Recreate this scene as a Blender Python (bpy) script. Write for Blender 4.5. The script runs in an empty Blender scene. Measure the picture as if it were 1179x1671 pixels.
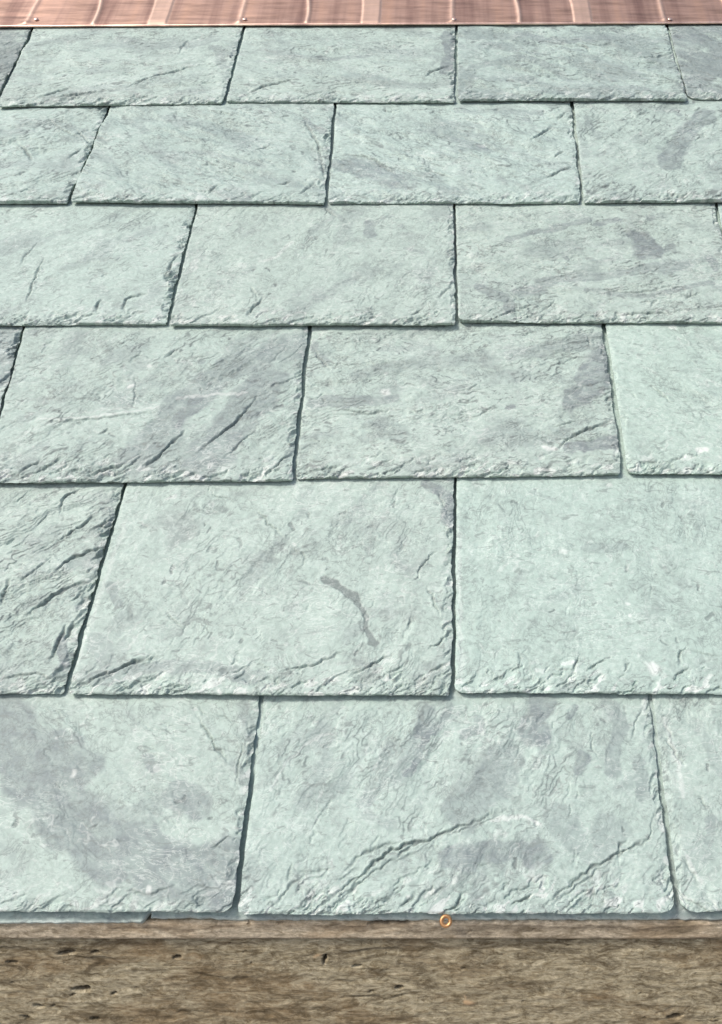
import bpy, math, random
import numpy as np
R = math.radians
S = bpy.context.scene
C = S.collection

# ------------------------------------------------------------------ geometry of the place
PITCH = R(42)                     # slope of the roof
EAVE = (0.0, 0.0, 1.20)           # where the roof frame starts: u to the right, v up the slope, n off the deck
F = 1440.0                        # focal length measured in photograph pixels
TH = math.atan(2135.5 / F)        # angle between the line of sight and the slope
CT, ST = math.cos(TH), math.sin(TH)
HT = 0.030                        # height of the slate tails over the deck
HC = 0.661                        # camera off that surface
VC = -0.111
T = 0.0052                        # slate thickness
LEN = 0.46

def world(u, v, n):
    return (EAVE[0] + u, EAVE[1] + v * math.cos(PITCH) - n * math.sin(PITCH),
            EAVE[2] + v * math.sin(PITCH) + n * math.cos(PITCH))

def roof(x, y, n=HT):             # measurement of a point on the slope from the photograph
    h = HC + HT - n
    z = h * F / (CT * (y + 1300.0))
    return (x - 745.0) * z / F, (z - h * ST) / CT + VC

# ------------------------------------------------------------------ camera, sky, sun, exposure
cam = bpy.data.cameras.new('camera'); camo = bpy.data.objects.new('camera', cam); C.objects.link(camo)
cam.sensor_fit = 'VERTICAL'; cam.sensor_height = 24.0; cam.lens = F / 1671 * 24.0
cam.shift_x = -155.5 / 1671
cam.clip_start = 0.02; cam.clip_end = 500
camo.location = world(0, VC, HT + HC)
camo.rotation_euler = (math.pi / 2 - TH + PITCH, 0, 0)
S.camera = camo
S.render.resolution_x = 722; S.render.resolution_y = 1024

SUN_ROOF = (-0.48, 0.30, 0.78)    # towards the sun, in the roof frame
sd = np.array(world(*SUN_ROOF)) - np.array(EAVE); sd /= np.linalg.norm(sd)
elev = math.asin(sd[2]); azim = math.atan2(sd[0], sd[1])
W = bpy.data.worlds.new('World'); S.world = W; W.use_nodes = True
wn = W.node_tree.nodes; wn.clear()
sky = wn.new('ShaderNodeTexSky'); sky.sky_type = 'NISHITA'; sky.sun_disc = False
sky.sun_elevation = elev; sky.sun_rotation = azim; sky.air_density = 1.0; sky.dust_density = 4.0; sky.ozone_density = 1.0
bg = wn.new('ShaderNodeBackground'); bg.inputs['Strength'].default_value = 0.12
wo = wn.new('ShaderNodeOutputWorld')
W.node_tree.links.new(sky.outputs[0], bg.inputs[0]); W.node_tree.links.new(bg.outputs[0], wo.inputs[0])
sl = bpy.data.lights.new('sun', 'SUN'); sl.energy = 2.1; sl.angle = R(11); sl.color = (1.0, 0.96, 0.91)
so = bpy.data.objects.new('sun', sl); C.objects.link(so)
from mathutils import Vector
so.rotation_euler = Vector(sd).to_track_quat('Z', 'Y').to_euler(); so.location = (0, 0, 6)
S.view_settings.view_transform = 'Standard'; S.view_settings.look = 'None'
S.view_settings.exposure = 0.34; S.view_settings.gamma = 1.0
S.render.engine = 'CYCLES'

# ------------------------------------------------------------------ noise
_rs = np.random.RandomState(7); _PM = _rs.permutation(4096).astype(np.int32)
_an = _rs.rand(4096) * 6.2831853; _GX = np.cos(_an); _GY = np.sin(_an)

def pn(x, y, seed=0):
    x = np.asarray(x, float); y = np.asarray(y, float)
    ix = np.floor(x); iy = np.floor(y); fx = x - ix; fy = y - iy
    ix = ix.astype(np.int32); iy = iy.astype(np.int32) + seed * 131
    ra = _PM[iy & 4095] + seed * 57; rb = _PM[(iy + 1) & 4095] + seed * 57
    def g(row, dx, dy):
        h = _PM[(ix + dx + row) & 4095]
        return _GX[h] * (fx - dx) + _GY[h] * (fy - dy)
    sx = fx * fx * fx * (fx * (fx * 6 - 15) + 10); sy = fy * fy * fy * (fy * (fy * 6 - 15) + 10)
    a = g(ra, 0, 0); b = g(ra, 1, 0); c = g(rb, 0, 1); d = g(rb, 1, 1)
    return ((a + (b - a) * sx) * (1 - sy) + (c + (d - c) * sx) * sy) * 1.5

def fbm(x, y, seed=0, o=4, gain=0.5):
    s = 0; a = 1.0; n = 0
    for k in range(o):
        s = s + a * pn(x, y, seed + k * 17); n += a; a *= gain; x = x * 2.03 + 5.1; y = y * 2.03 - 3.7
    return s / n * 1.4

def sst(a, b, x):
    t = np.clip((x - a) / (b - a), 0, 1); return t * t * (3 - 2 * t)

def rot(x, y, deg):
    c, s = math.cos(R(deg)), math.sin(R(deg)); return x * c + y * s, -x * s + y * c

def terrace(f, sharp):            # cleavage layers
    k = np.floor(f); r = f - k
    return k + sst(0.5 - sharp, 0.5 + sharp, r)

def poly(X, Y, pts):              # distance, side and run along a polyline
    best = np.full(X.shape, 9.0); side = np.zeros(X.shape); run = np.zeros(X.shape)
    ls = [math.dist(pts[i], pts[i + 1]) for i in range(len(pts) - 1)]; tot = sum(ls) or 1; acc = 0
    for i, l in enumerate(ls):
        ax, ay = pts[i]; bx, by = pts[i + 1]; dx, dy = bx - ax, by - ay; q = dx * dx + dy * dy + 1e-12
        t = np.clip(((X - ax) * dx + (Y - ay) * dy) / q, 0, 1)
        d = np.hypot(X - ax - t * dx, Y - ay - t * dy)
        m = d < best
        best = np.where(m, d, best); side = np.where(m, np.sign(dx * (Y - ay) - dy * (X - ax)), side)
        run = np.where(m, (acc + t * l) / tot, run); acc += l
    return best, side, run

def smooth_path(pts, n=4):
    if len(pts) < 3: return pts
    out = []
    P = [pts[0]] + list(pts) + [pts[-1]]
    for i in range(1, len(P) - 2):
        for k in range(n):
            t = k / n
            out.append(tuple(0.5 * (2 * P[i][c] + (P[i + 1][c] - P[i - 1][c]) * t + (2 * P[i - 1][c] - 5 * P[i][c] + 4 * P[i + 1][c] - P[i + 2][c]) * t * t
                       + (3 * P[i][c] - P[i - 1][c] - 3 * P[i + 1][c] + P[i + 2][c]) * t ** 3) for c in (0, 1)))
    return out + [pts[-1]]

# ------------------------------------------------------------------ materials
def nodes(name):
    m = bpy.data.materials.new(name); m.use_nodes = True; nt = m.node_tree
    b = nt.nodes['Principled BSDF']
    return m, nt, b
def N(nt, t, **kw):
    n = nt.nodes.new(t)
    for k, v in kw.items():
        if k in n.inputs: n.inputs[k].default_value = v
        else: setattr(n, k, v)
    return n
def L(nt, a, b): nt.links.new(a, b)
def ramp(nt, src, stops, mode='LINEAR'):
    r = nt.nodes.new('ShaderNodeValToRGB'); r.color_ramp.interpolation = mode
    e = r.color_ramp.elements
    while len(e) < len(stops): e.new(0.5)
    for i, (p, c) in enumerate(stops):
        e[i].position = p; e[i].color = (c if isinstance(c, tuple) else (c, c, c)) + (1,)
    L(nt, src, r.inputs[0]); return r
def mixc(nt, fac, a, b, mode='MIX'):
    m = nt.nodes.new('ShaderNodeMix'); m.data_type = 'RGBA'; m.blend_type = mode
    for sock, val in ((m.inputs['Factor'], fac), (m.inputs[6], a), (m.inputs[7], b)):
        if hasattr(val, 'is_linked') or hasattr(val, 'links'): L(nt, val, sock)
        else: sock.default_value = val if not isinstance(val, tuple) else val + (1,)
    return m.outputs[2]
def math_(nt, op, a, b=0.0):
    m = nt.nodes.new('ShaderNodeMath'); m.operation = op
    for i, v in enumerate((a, b)):
        if hasattr(v, 'links'): L(nt, v, m.inputs[i])
        else: m.inputs[i].default_value = v
    return m.outputs[0]

GREEN = (0.390, 0.490, 0.436); PURPLE = (0.208, 0.250, 0.250); PALE = (0.51, 0.60, 0.55); DULL = (0.29, 0.35, 0.325)
def slate_mat():
    m, nt, b = nodes('riven_slate')
    at = N(nt, 'ShaderNodeAttribute', attribute_name='stain'); ta = N(nt, 'ShaderNodeAttribute', attribute_name='fleck')
    al = N(nt, 'ShaderNodeAttribute', attribute_name='pale')
    tc = N(nt, 'ShaderNodeTexCoord'); oi = N(nt, 'ShaderNodeObjectInfo')
    vm = N(nt, 'ShaderNodeVectorMath', operation='ADD'); cb = N(nt, 'ShaderNodeCombineXYZ')
    L(nt, math_(nt, 'MULTIPLY', oi.outputs['Random'], 37.0), cb.inputs[0]); L(nt, cb.inputs[0].links[0].from_socket, cb.inputs[2])
    L(nt, tc.outputs['Object'], vm.inputs[0]); L(nt, cb.outputs[0], vm.inputs[1])
    V = vm.outputs[0]
    n1 = N(nt, 'ShaderNodeTexNoise', Scale=26.0, Detail=9.0, Roughness=0.68, Distortion=0.7); L(nt, V, n1.inputs['Vector'])
    n2 = N(nt, 'ShaderNodeTexNoise', Scale=240.0, Detail=6.0, Roughness=0.7); L(nt, V, n2.inputs['Vector'])
    n3 = N(nt, 'ShaderNodeTexNoise', Scale=90.0, Detail=7.0, Roughness=0.72, Distortion=1.4); L(nt, V, n3.inputs['Vector'])
    c = ramp(nt, n1.outputs[0], [(0.30, DULL), (0.46, GREEN), (0.60, GREEN), (0.76, PALE)]).outputs[0]
    c = mixc(nt, ramp(nt, n3.outputs[0], [(0.52, 0.0), (0.66, 0.5)]).outputs[0], c, PALE)
    c = mixc(nt, ramp(nt, n3.outputs[0], [(0.34, 0.65), (0.47, 0.0)]).outputs[0], c, DULL)
    c = mixc(nt, at.outputs['Fac'], c, PURPLE)
    c = mixc(nt, ta.outputs['Fac'], c, (0.15, 0.18, 0.175))
    c = mixc(nt, al.outputs['Fac'], c, (0.66, 0.70, 0.66))
    g = ramp(nt, n2.outputs[0], [(0.3, 0.87), (0.7, 1.12)]).outputs[0]
    c = mixc(nt, 1.0, c, g, 'MULTIPLY')
    vshade = N(nt, 'ShaderNodeAttribute', attribute_name='vein_crackshade')
    n4 = N(nt, 'ShaderNodeTexNoise', Scale=42.0, Detail=6.0, Roughness=0.62, Distortion=2.2); L(nt, V, n4.inputs['Vector'])
    ab = math_(nt, 'ABSOLUTE', math_(nt, 'SUBTRACT', n4.outputs[0], 0.5))
    n5 = N(nt, 'ShaderNodeTexNoise', Scale=19.0, Detail=3.0); L(nt, V, n5.inputs['Vector'])
    gate = ramp(nt, n5.outputs[0], [(0.47, 0.0), (0.62, 1.0)]).outputs[0]
    line = math_(nt, 'MULTIPLY', ramp(nt, ab, [(0.0, 1.0), (0.032, 0.0)]).outputs[0], gate)
    c = mixc(nt, math_(nt, 'MULTIPLY', line, 0.6), c, (0.17, 0.20, 0.19))
    mq = N(nt, 'ShaderNodeMapping'); mq.inputs['Scale'].default_value = (0.55, 1.25, 1); mq.inputs['Rotation'].default_value = (0, 0, -0.5); L(nt, V, mq.inputs['Vector'])
    n6 = N(nt, 'ShaderNodeTexNoise', Scale=75.0, Detail=5.0, Roughness=0.6, Distortion=2.6); L(nt, mq.outputs[0], n6.inputs['Vector'])
    a6 = math_(nt, 'ABSOLUTE', math_(nt, 'SUBTRACT', n6.outputs[0], 0.47))
    g6 = ramp(nt, n5.outputs[0], [(0.38, 1.0), (0.58, 0.15)]).outputs[0]
    c = mixc(nt, math_(nt, 'MULTIPLY', math_(nt, 'MULTIPLY', ramp(nt, a6, [(0.0, 1.0), (0.035, 0.0)]).outputs[0], g6), 0.55), c, (0.66, 0.72, 0.67))
    n7 = N(nt, 'ShaderNodeTexNoise', Scale=130.0, Detail=4.0, Roughness=0.6, Distortion=1.2); L(nt, mq.outputs[0], n7.inputs['Vector'])
    c = mixc(nt, ramp(nt, n7.outputs[0], [(0.60, 0.0), (0.66, 0.62)]).outputs[0], c, (0.21, 0.245, 0.23))
    c = mixc(nt, math_(nt, 'MULTIPLY', vshade.outputs['Fac'], 0.85), c, (0.15, 0.175, 0.17))  # stone veins together with the painted shade of the cracks
    tone = N(nt, 'ShaderNodeAttribute', attribute_type='OBJECT', attribute_name='tone')
    c = mixc(nt, 1.0, c, tone.outputs['Color'], 'MULTIPLY')
    L(nt, c, b.inputs['Base Color'])
    b.inputs['Roughness'].default_value = 0.62; b.inputs['Specular IOR Level'].default_value = 0.35
    bp = N(nt, 'ShaderNodeBump', Strength=0.4, Distance=0.0005); L(nt, n3.outputs[0], bp.inputs['Height'])
    bp2 = N(nt, 'ShaderNodeBump', Strength=0.4, Distance=0.0003); L(nt, n2.outputs[0], bp2.inputs['Height']); L(nt, bp.outputs[0], bp2.inputs['Normal'])
    L(nt, bp2.outputs[0], b.inputs['Normal'])
    return m
SLATE = slate_mat()

def wood_mat(name, a, bcol, dark, warm):
    m, nt, b = nodes(name)
    tc = N(nt, 'ShaderNodeTexCoord'); mp = N(nt, 'ShaderNodeMapping'); mp.inputs['Scale'].default_value = (1.0, 2.2, 1.0)
    L(nt, tc.outputs['Object'], mp.inputs['Vector'])
    n1 = N(nt, 'ShaderNodeTexNoise', Scale=85.0, Detail=9.0, Roughness=0.7, Distortion=2.4); L(nt, mp.outputs[0], n1.inputs['Vector'])
    n2 = N(nt, 'ShaderNodeTexNoise', Scale=11.0, Detail=5.0, Roughness=0.6, Distortion=0.6); L(nt, mp.outputs[0], n2.inputs['Vector'])
    mg = N(nt, 'ShaderNodeMapping'); mg.inputs['Scale'].default_value = (1.0, 11.0, 1.0); L(nt, tc.outputs['Object'], mg.inputs['Vector'])
    n8 = N(nt, 'ShaderNodeTexNoise', Scale=48.0, Detail=7.0, Roughness=0.7, Distortion=0.8); L(nt, mg.outputs[0], n8.inputs['Vector'])
    n3 = N(nt, 'ShaderNodeTexNoise', Scale=200.0, Detail=5.0, Roughness=0.75, Distortion=1.0); L(nt, tc.outputs['Object'], n3.inputs['Vector'])
    c = ramp(nt, n1.outputs[0], [(0.30, dark), (0.44, a), (0.56, bcol), (0.70, tuple(min(1, v * 1.5) for v in bcol))]).outputs[0]
    c = mixc(nt, ramp(nt, n2.outputs[0], [(0.48, 0.0), (0.62, 0.6)]).outputs[0], c, warm)
    c = mixc(nt, 0.8, c, ramp(nt, n8.outputs[0], [(0.32, 0.55), (0.5, 1.0), (0.66, 1.35)]).outputs[0], 'MULTIPLY')
    n9 = N(nt, 'ShaderNodeTexNoise', Scale=34.0, Detail=6.0, Roughness=0.7, Distortion=1.5); L(nt, mp.outputs[0], n9.inputs['Vector'])
    c = mixc(nt, ramp(nt, n9.outputs[0], [(0.50, 0.0), (0.64, 0.75)]).outputs[0], c, dark)
    c = mixc(nt, ramp(nt, n9.outputs[0], [(0.34, 0.55), (0.46, 0.0)]).outputs[0], c, tuple(min(1, v * 1.35) for v in bcol))
    fl = N(nt, 'ShaderNodeAttribute', attribute_name='fleck'); pl = N(nt, 'ShaderNodeAttribute', attribute_name='pale')
    c = mixc(nt, 1.0, c, ramp(nt, n3.outputs[0], [(0.3, 0.76), (0.7, 1.22)]).outputs[0], 'MULTIPLY')
    c = mixc(nt, fl.outputs['Fac'], c, (0.045, 0.03, 0.015))
    c = mixc(nt, pl.outputs['Fac'], c, (0.62, 0.42, 0.24))
    L(nt, c, b.inputs['Base Color']); b.inputs['Roughness'].default_value = 0.85; b.inputs['Specular IOR Level'].default_value = 0.2
    bp = N(nt, 'ShaderNodeBump', Strength=0.4, Distance=0.0007); L(nt, n1.outputs[0], bp.inputs['Height'])
    bp2 = N(nt, 'ShaderNodeBump', Strength=0.6, Distance=0.0005); L(nt, n3.outputs[0], bp2.inputs['Height']); L(nt, bp.outputs[0], bp2.inputs['Normal'])
    L(nt, bp2.outputs[0], b.inputs['Normal'])
    return m
WOOD_LOW = wood_mat('weathered_board', (0.30, 0.25, 0.155), (0.43, 0.375, 0.255), (0.10, 0.075, 0.042), (0.22, 0.148, 0.075))
WOOD_TOP = wood_mat('weathered_batten', (0.44, 0.37, 0.27), (0.56, 0.48, 0.35), (0.20, 0.16, 0.10), (0.42, 0.31, 0.19))

def copper_mat(name, col, rough, strip=True):
    m, nt, b = nodes(name)
    tc = N(nt, 'ShaderNodeTexCoord'); mp = N(nt, 'ShaderNodeMapping'); mp.inputs['Scale'].default_value = (1.0, 7.0, 1.0) if strip else (1, 1, 1)
    L(nt, tc.outputs['Object'], mp.inputs['Vector'])
    n1 = N(nt, 'ShaderNodeTexNoise', Scale=14.0, Detail=6.0, Roughness=0.65); L(nt, mp.outputs[0], n1.inputs['Vector'])
    c = ramp(nt, n1.outputs[0], [(0.32, tuple(v * 0.62 for v in col)), (0.5, col), (0.68, tuple(min(1, v * 1.25) for v in col))]).outputs[0]
    m2 = N(nt, 'ShaderNodeMapping'); m2.inputs['Scale'].default_value = (1.0, 0.05, 1.0); L(nt, tc.outputs['Object'], m2.inputs['Vector'])
    n2 = N(nt, 'ShaderNodeTexNoise', Scale=24.0, Detail=4.0, Roughness=0.6); L(nt, m2.outputs[0], n2.inputs['Vector'])
    c = mixc(nt, 1.0, c, ramp(nt, n2.outputs[0], [(0.36, (0.60, 0.56, 0.58)), (0.52, (1, 1, 1)), (0.66, (1.15, 1.12, 1.05))]).outputs[0], 'MULTIPLY')
    br = N(nt, 'ShaderNodeAttribute', attribute_name='pale')
    c = mixc(nt, br.outputs['Fac'], c, (0.90, 0.68, 0.54))  # painted pleat highlights, where the mesh carries them
    L(nt, c, b.inputs['Base Color']); b.inputs['Metallic'].default_value = 0.8
    L(nt, ramp(nt, n1.outputs[0], [(0.3, rough + 0.12), (0.7, rough)]).outputs[0], b.inputs['Roughness'])
    bp = N(nt, 'ShaderNodeBump', Strength=0.25, Distance=0.001); L(nt, n1.outputs[0], bp.inputs['Height']); L(nt, bp.outputs[0], b.inputs['Normal'])
    return m
COPPER = copper_mat('tarnished_copper', (0.43, 0.285, 0.225), 0.52)
BRIGHT = copper_mat('bright_copper', (0.75, 0.42, 0.19), 0.4, False)

def plain(name, col, scale, rough=0.85, var=0.35, bump=0.4, dist=0.003):
    m, nt, b = nodes(name)
    tc = N(nt, 'ShaderNodeTexCoord')
    n1 = N(nt, 'ShaderNodeTexNoise', Scale=scale, Detail=8.0, Roughness=0.65); L(nt, tc.outputs['Object'], n1.inputs['Vector'])
    L(nt, ramp(nt, n1.outputs[0], [(0.3, tuple(v * (1 - var) for v in col)), (0.7, tuple(v * (1 + var) for v in col))]).outputs[0], b.inputs['Base Color'])
    b.inputs['Roughness'].default_value = rough
    bp = N(nt, 'ShaderNodeBump', Strength=bump, Distance=dist); L(nt, n1.outputs[0], bp.inputs['Height']); L(nt, bp.outputs[0], b.inputs['Normal'])
    return m
FELT = plain('roofing_felt', (0.03, 0.03, 0.03), 300)
RENDER = plain('wall_render', (0.36, 0.33, 0.29), 40)
PAVING = plain('gravel', (0.22, 0.20, 0.18), 120)

# ------------------------------------------------------------------ mesh helpers
def grid_mesh(name, X, Y, Z, mat, floor_z, attrs=None, parent=None, under=0.0):
    """closed slab: a shaped top surface, side walls and an underside"""
    nr, nc = X.shape; top = np.stack([X, Y, Z], -1).reshape(-1, 3)
    if np.isscalar(floor_z): floor_z = np.full(X.shape, floor_z)
    idx = np.arange(nr * nc).reshape(nr, nc)
    ring = np.concatenate([idx[0, :], idx[1:, -1], idx[-1, -2::-1], idx[-2:0:-1, 0]])
    low = top[ring].copy(); low[:, 2] = floor_z.reshape(-1)[ring]
    nb = len(ring); base = nr * nc
    if under:
        col = np.broadcast_to(np.arange(nc), (nr, nc)).reshape(-1)[ring]; row = np.repeat(np.arange(nr), nc)[ring]
        low[:, 0] += np.where(col == 0, under, 0) - np.where(col == nc - 1, under, 0); low[:, 1] += np.where(row == 0, under * 0.8, 0)
    verts = np.concatenate([top, low])
    q = np.stack([idx[:-1, :-1], idx[:-1, 1:], idx[1:, 1:], idx[1:, :-1]], -1).reshape(-1, 4)
    r0 = ring; r1 = np.roll(ring, -1); b0 = base + np.arange(nb); b1 = base + np.roll(np.arange(nb), -1)
    w = np.stack([r0, b0, b1, r1], -1)
    loops = np.concatenate([q.reshape(-1), w.reshape(-1), b0[::-1]])
    nq = len(q) + len(w)
    me = bpy.data.meshes.new(name)
    me.vertices.add(len(verts)); me.vertices.foreach_set('co', verts.astype(np.float32).reshape(-1))
    me.loops.add(len(loops)); me.loops.foreach_set('vertex_index', loops.astype(np.int32))
    me.polygons.add(nq + 1)
    me.polygons.foreach_set('loop_start', np.concatenate([np.arange(nq) * 4, [nq * 4]]).astype(np.int32))
    sm = np.ones(nq + 1, dtype=bool); sm[len(q):] = False
    me.polygons.foreach_set('use_smooth', sm)
    for k, v in (attrs or {}).items():
        a = me.attributes.new(k, 'FLOAT', 'POINT'); v = np.clip(v, 0, 1).reshape(-1)
        a.data.foreach_set('value', np.concatenate([v, v[ring]]).astype(np.float32))
    me.materials.append(mat); me.update(calc_edges=True); me.validate()
    o = bpy.data.objects.new(name, me); C.objects.link(o); o.parent = parent
    return o

def pydata(name, verts, faces, mat, parent=None, smooth=False):
    me = bpy.data.meshes.new(name); me.from_pydata(verts, [], faces); me.materials.append(mat)
    if smooth: me.polygons.foreach_set('use_smooth', [True] * len(me.polygons))
    me.update(); o = bpy.data.objects.new(name, me); C.objects.link(o); o.parent = parent
    return o

def tag(o, label=None, cat=None, group=None, kind=None):
    if label: o['label'] = label
    if cat: o['category'] = cat
    if group: o['group'] = group
    if kind: o['kind'] = kind
    return o

# ------------------------------------------------------------------ slates
VTOP = roof(745, 38)[1] + 0.15     # nothing of the slates reaches past the copper
GROUP = 'roofing slates laid in overlapping courses'
def line_x(p, q, v):              # u on the line through p, q at height v
    return p[0] + (q[0] - p[0]) * (v - p[1]) / (q[1] - p[1])

def slate(label, tl, tr, br, bl, seed, phi=20, rough=1.0, layers=1.0, chip=1.0, rc=(0.003, 0.003), side=(0.3, 1.0), stain=0.0, tone=(1, 1, 1),
          cracks=(), stains=(), flecks=(), pales=(), lift=0.0, nflk=0, step=None, slant=32, low=False, chipw=0.013, th=T, sang=None, soff=0.08):
    hT = HT + lift
    BL = roof(*bl, hT); BR = roof(*br, hT); TL = roof(*tl, HT - T); TR = roof(*tr, HT - T)
    e = 0.5 * ((TL[1] - BL[1]) + (TR[1] - BR[1]))
    cu, cv = 0.5 * (BL[0] + BR[0]), 0.5 * (BL[1] + BR[1])
    st = step or (0.00062 if cv < 0.35 else 0.0008 if cv < 0.65 else 0.001)
    if low: st = 0.004
    wdt = max(BR[0] - BL[0], 0.03)
    nc = int(wdt / st) + 1
    d = np.concatenate([np.arange(0, 0.006, st * 0.5), np.arange(0.006, e + 0.012, st), np.linspace(e + 0.016, min(LEN, VTOP - cv), 5)])
    s = np.linspace(0, 1, nc)
    SS, DD = np.meshgrid(s, d)
    vb = BL[1] + (BR[1] - BL[1]) * SS
    V = vb + DD
    amp = 0 if low else 1
    def edge(p, q, sd, rgh):
        u = line_x(p, q, V)
        w = fbm(V * 90, V * 0 + 3.3, sd, 4) * 0.0011 * rgh + fbm(V * 22, V * 0 + 1.3, sd + 5, 2) * 0.0012 * rgh
        return u + w * sst(e + 0.02, e, DD)
    gap = 0.0006
    UL = edge(BL, TL, seed + 71, 0.6) + gap; UR = edge(BR, TR, seed + 72, 1.3) - gap
    U = UL + (UR - UL) * SS
    xl = U - UL; xr = UR - U
    rl, rr = rc
    cor = np.where(xl < rl, rl - np.sqrt(np.maximum(rl * rl - (rl - xl) ** 2, 0)), 0) + np.where(xr < rr, rr - np.sqrt(np.maximum(rr * rr - (rr - xr) ** 2, 0)), 0)
    wav = fbm(U * 130, U * 0 + 7.7, seed + 9, 4) * 0.0007 + fbm(U * 14, U * 0 + 2.7, seed + 8, 2) * 0.0009
    V = V + (cor + wav) * sst(0.03, 0, DD)
    dt = V - vb                                   # distance above the tail
    # relief
    wx = U + 0.0028 * fbm(U * 90, V * 90, seed + 31, 3); wy = V + 0.0028 * fbm(U * 90 + 9, V * 90, seed + 32, 3)
    fs = 0.66 if cv > 0.65 else 0.8 if cv > 0.35 else 0.95
    if cv > 0.35: layers = layers * 1.25
    a, b = rot(wx * fs, wy * fs, phi)
    Z = 0.0011 * fbm(U * 9, V * 9, seed, 3) * rough
    f1 = fbm(a * 9, b * 34, seed + 1, 4)
    mask = sst(-0.15, 0.35, fbm(U * 12, V * 12, seed + 2, 3) + (layers - 1) * 0.35)
    t1 = f1 * 6.5; Z = Z + 0.00045 * layers * terrace(t1, 0.06) * (0.3 + 0.7 * mask)
    t2 = fbm(a * 26, b * 62, seed + 7, 5, 0.6) * 5; m2 = sst(0.05, 0.4, fbm(U * 15 + 4, V * 15, seed + 77, 3) + (layers - 1) * 0.3 + .05)
    Z = Z + 0.00026 * layers * terrace(t2, 0.09) * m2
    step_edge = sst(0.17, 0.05, np.abs(t1 - np.floor(t1) - 0.5)) * sst(-0.05, 0.25, fbm(U * 45, V * 45, seed + 78, 3)) * (0.25 + 0.75 * mask)  # thin darker line along the edges of the layer steps
    step_edge2 = sst(0.20, 0.06, np.abs(t2 - np.floor(t2) - 0.5)) * sst(0.0, 0.3, fbm(U * 60, V * 60, seed + 79, 3)) * m2
    Z = Z + 0.00012 * rough * terrace(fbm(a * 34, b * 75, seed + 3, 4) * 4, 0.15) * (0.3 + 0.7 * mask)
    Z = Z + 0.00007 * rough * fbm(U * 330, V * 330, seed + 4, 3)
    # short diagonal flake scars scattered over the face
    a2, b2 = rot(wx, wy, slant)
    a4, b4 = rot(wx, wy, phi + 12)
    fl = fbm(a4 * 24, b4 * 100, seed + 41, 4)
    Z = Z - 0.0007 * sst(0.52, 0.58, fl) * layers * sst(0, .25, fbm(U * 16, V * 16, seed + 42, 2))
    # dressed edges
    cw = chipw * (0.55 + 1.0 * np.clip(0.5 + fbm(U * 26, U * 0, seed + 11, 4), 0, 1.4))
    ed = np.clip(dt / cw, 0, 1)
    irr = sst(-0.30, 0.25, fbm(U * 24, U * 0 + 5.5, seed + 17, 3))
    ridg = fbm(a2 * 38, b2 * 120, seed + 12, 5, 0.6)
    Z = Z - chip * 0.0009 * (0.35 + 0.65 * irr) * (1 - ed) ** 1.3 - 0.0010 * (1 - np.clip(dt / 0.0014, 0, 1)) ** 1.5
    Z = Z - chip * 0.0011 * (0.15 + 0.85 * irr) * (1 - sst(0.6, 1.0, ed)) * terrace(ridg * 3.2 + 0.5, 0.14)
    chs = sst(0.30, 0.37, fbm(a2 * 32, b2 * 120, seed + 14, 3)) * sst(2.2 * cw, 0.5 * cw, dt)
    Z = Z - chip * 0.0014 * chs
    for xx, k, sg in ((xl, side[0], -slant), (xr, side[1], slant + 10)):
        a3, b3 = rot(wx, wy, sg)
        sw = 0.0055 * k * (0.35 + 1.1 * np.clip(0.5 + fbm(V * 28, V * 0 + 4, seed + int(k * 10) + 21, 4), 0, 1.4)) + 0.0012
        es = np.clip(xx / sw, 0, 1)
        Z = Z - (0.0006 + 0.0005 * k) * (1 - es) ** 1.4 - 0.0009 * k * sst(-.25, .2, fbm(V * 30, V * 0 + 9, seed + 25, 3)) * (1 - sst(0.7, 1.0, es)) * terrace(fbm(a3 * 50, b3 * 180, seed + 23, 3) * 3 + 0.5, 0.15)
    # colour bearing marks of the stone, and shade painted along the cracks
    st_ = np.zeros_like(Z); fk = np.zeros_like(Z); pl = np.zeros_like(Z)
    sa, sb = rot(wx, wy, phi if sang is None else sang)
    band = fbm(sa * 11 + 2, sb * 26, seed + 51, 5, 0.6)
    st_ += sst(soff, soff + 0.34, band + stain * 0.55) * (0.38 + 0.5 * stain)
    wrp = 0.010 * fbm(U * 30, V * 30, seed + 61, 4); wrq = 0.010 * fbm(U * 30 + 7, V * 30, seed + 62, 4)
    vn_shade = sst(0.030, 0.008, np.abs(fbm(a * 13 + 3, b * 42, seed + 91, 5, 0.6) - 0.1)) * sst(-0.02, 0.3, fbm(a * 14, b * 24, seed + 92, 3)) * min(1.0, layers * 0.8)
    vn_shade = np.maximum(vn_shade, sst(0.05, 0.01, np.abs(fbm(a2 * 40, b2 * 150, seed + 93, 3))) * sst(2.2 * cw, 0.5 * cw, dt) * sst(-.25, .15, fbm(U * 60, V * 60, seed + 94, 2)) * chip)
    rimz = np.maximum(sst(2.0 * cw, 0.3 * cw, dt) * chip, sst(0.009 * side[1], 0.001, xr))
    fresh = sst(0.22, 0.34, fbm(a2 * 60 + 5, b2 * 140, seed + 96, 4)) * rimz * 0.6
    wisp = sst(0.035, 0.008, np.abs(fbm(a * 20 + 8, b * 36, seed + 97, 4))) * sst(0.05, 0.3, fbm(U * 26, V * 26, seed + 98, 3)) * 0.35
    vn_shade = np.maximum(vn_shade * .9, np.maximum(step_edge * 0.85, step_edge2 * 0.7) * min(1.0, .35 + .55 * layers))
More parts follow.
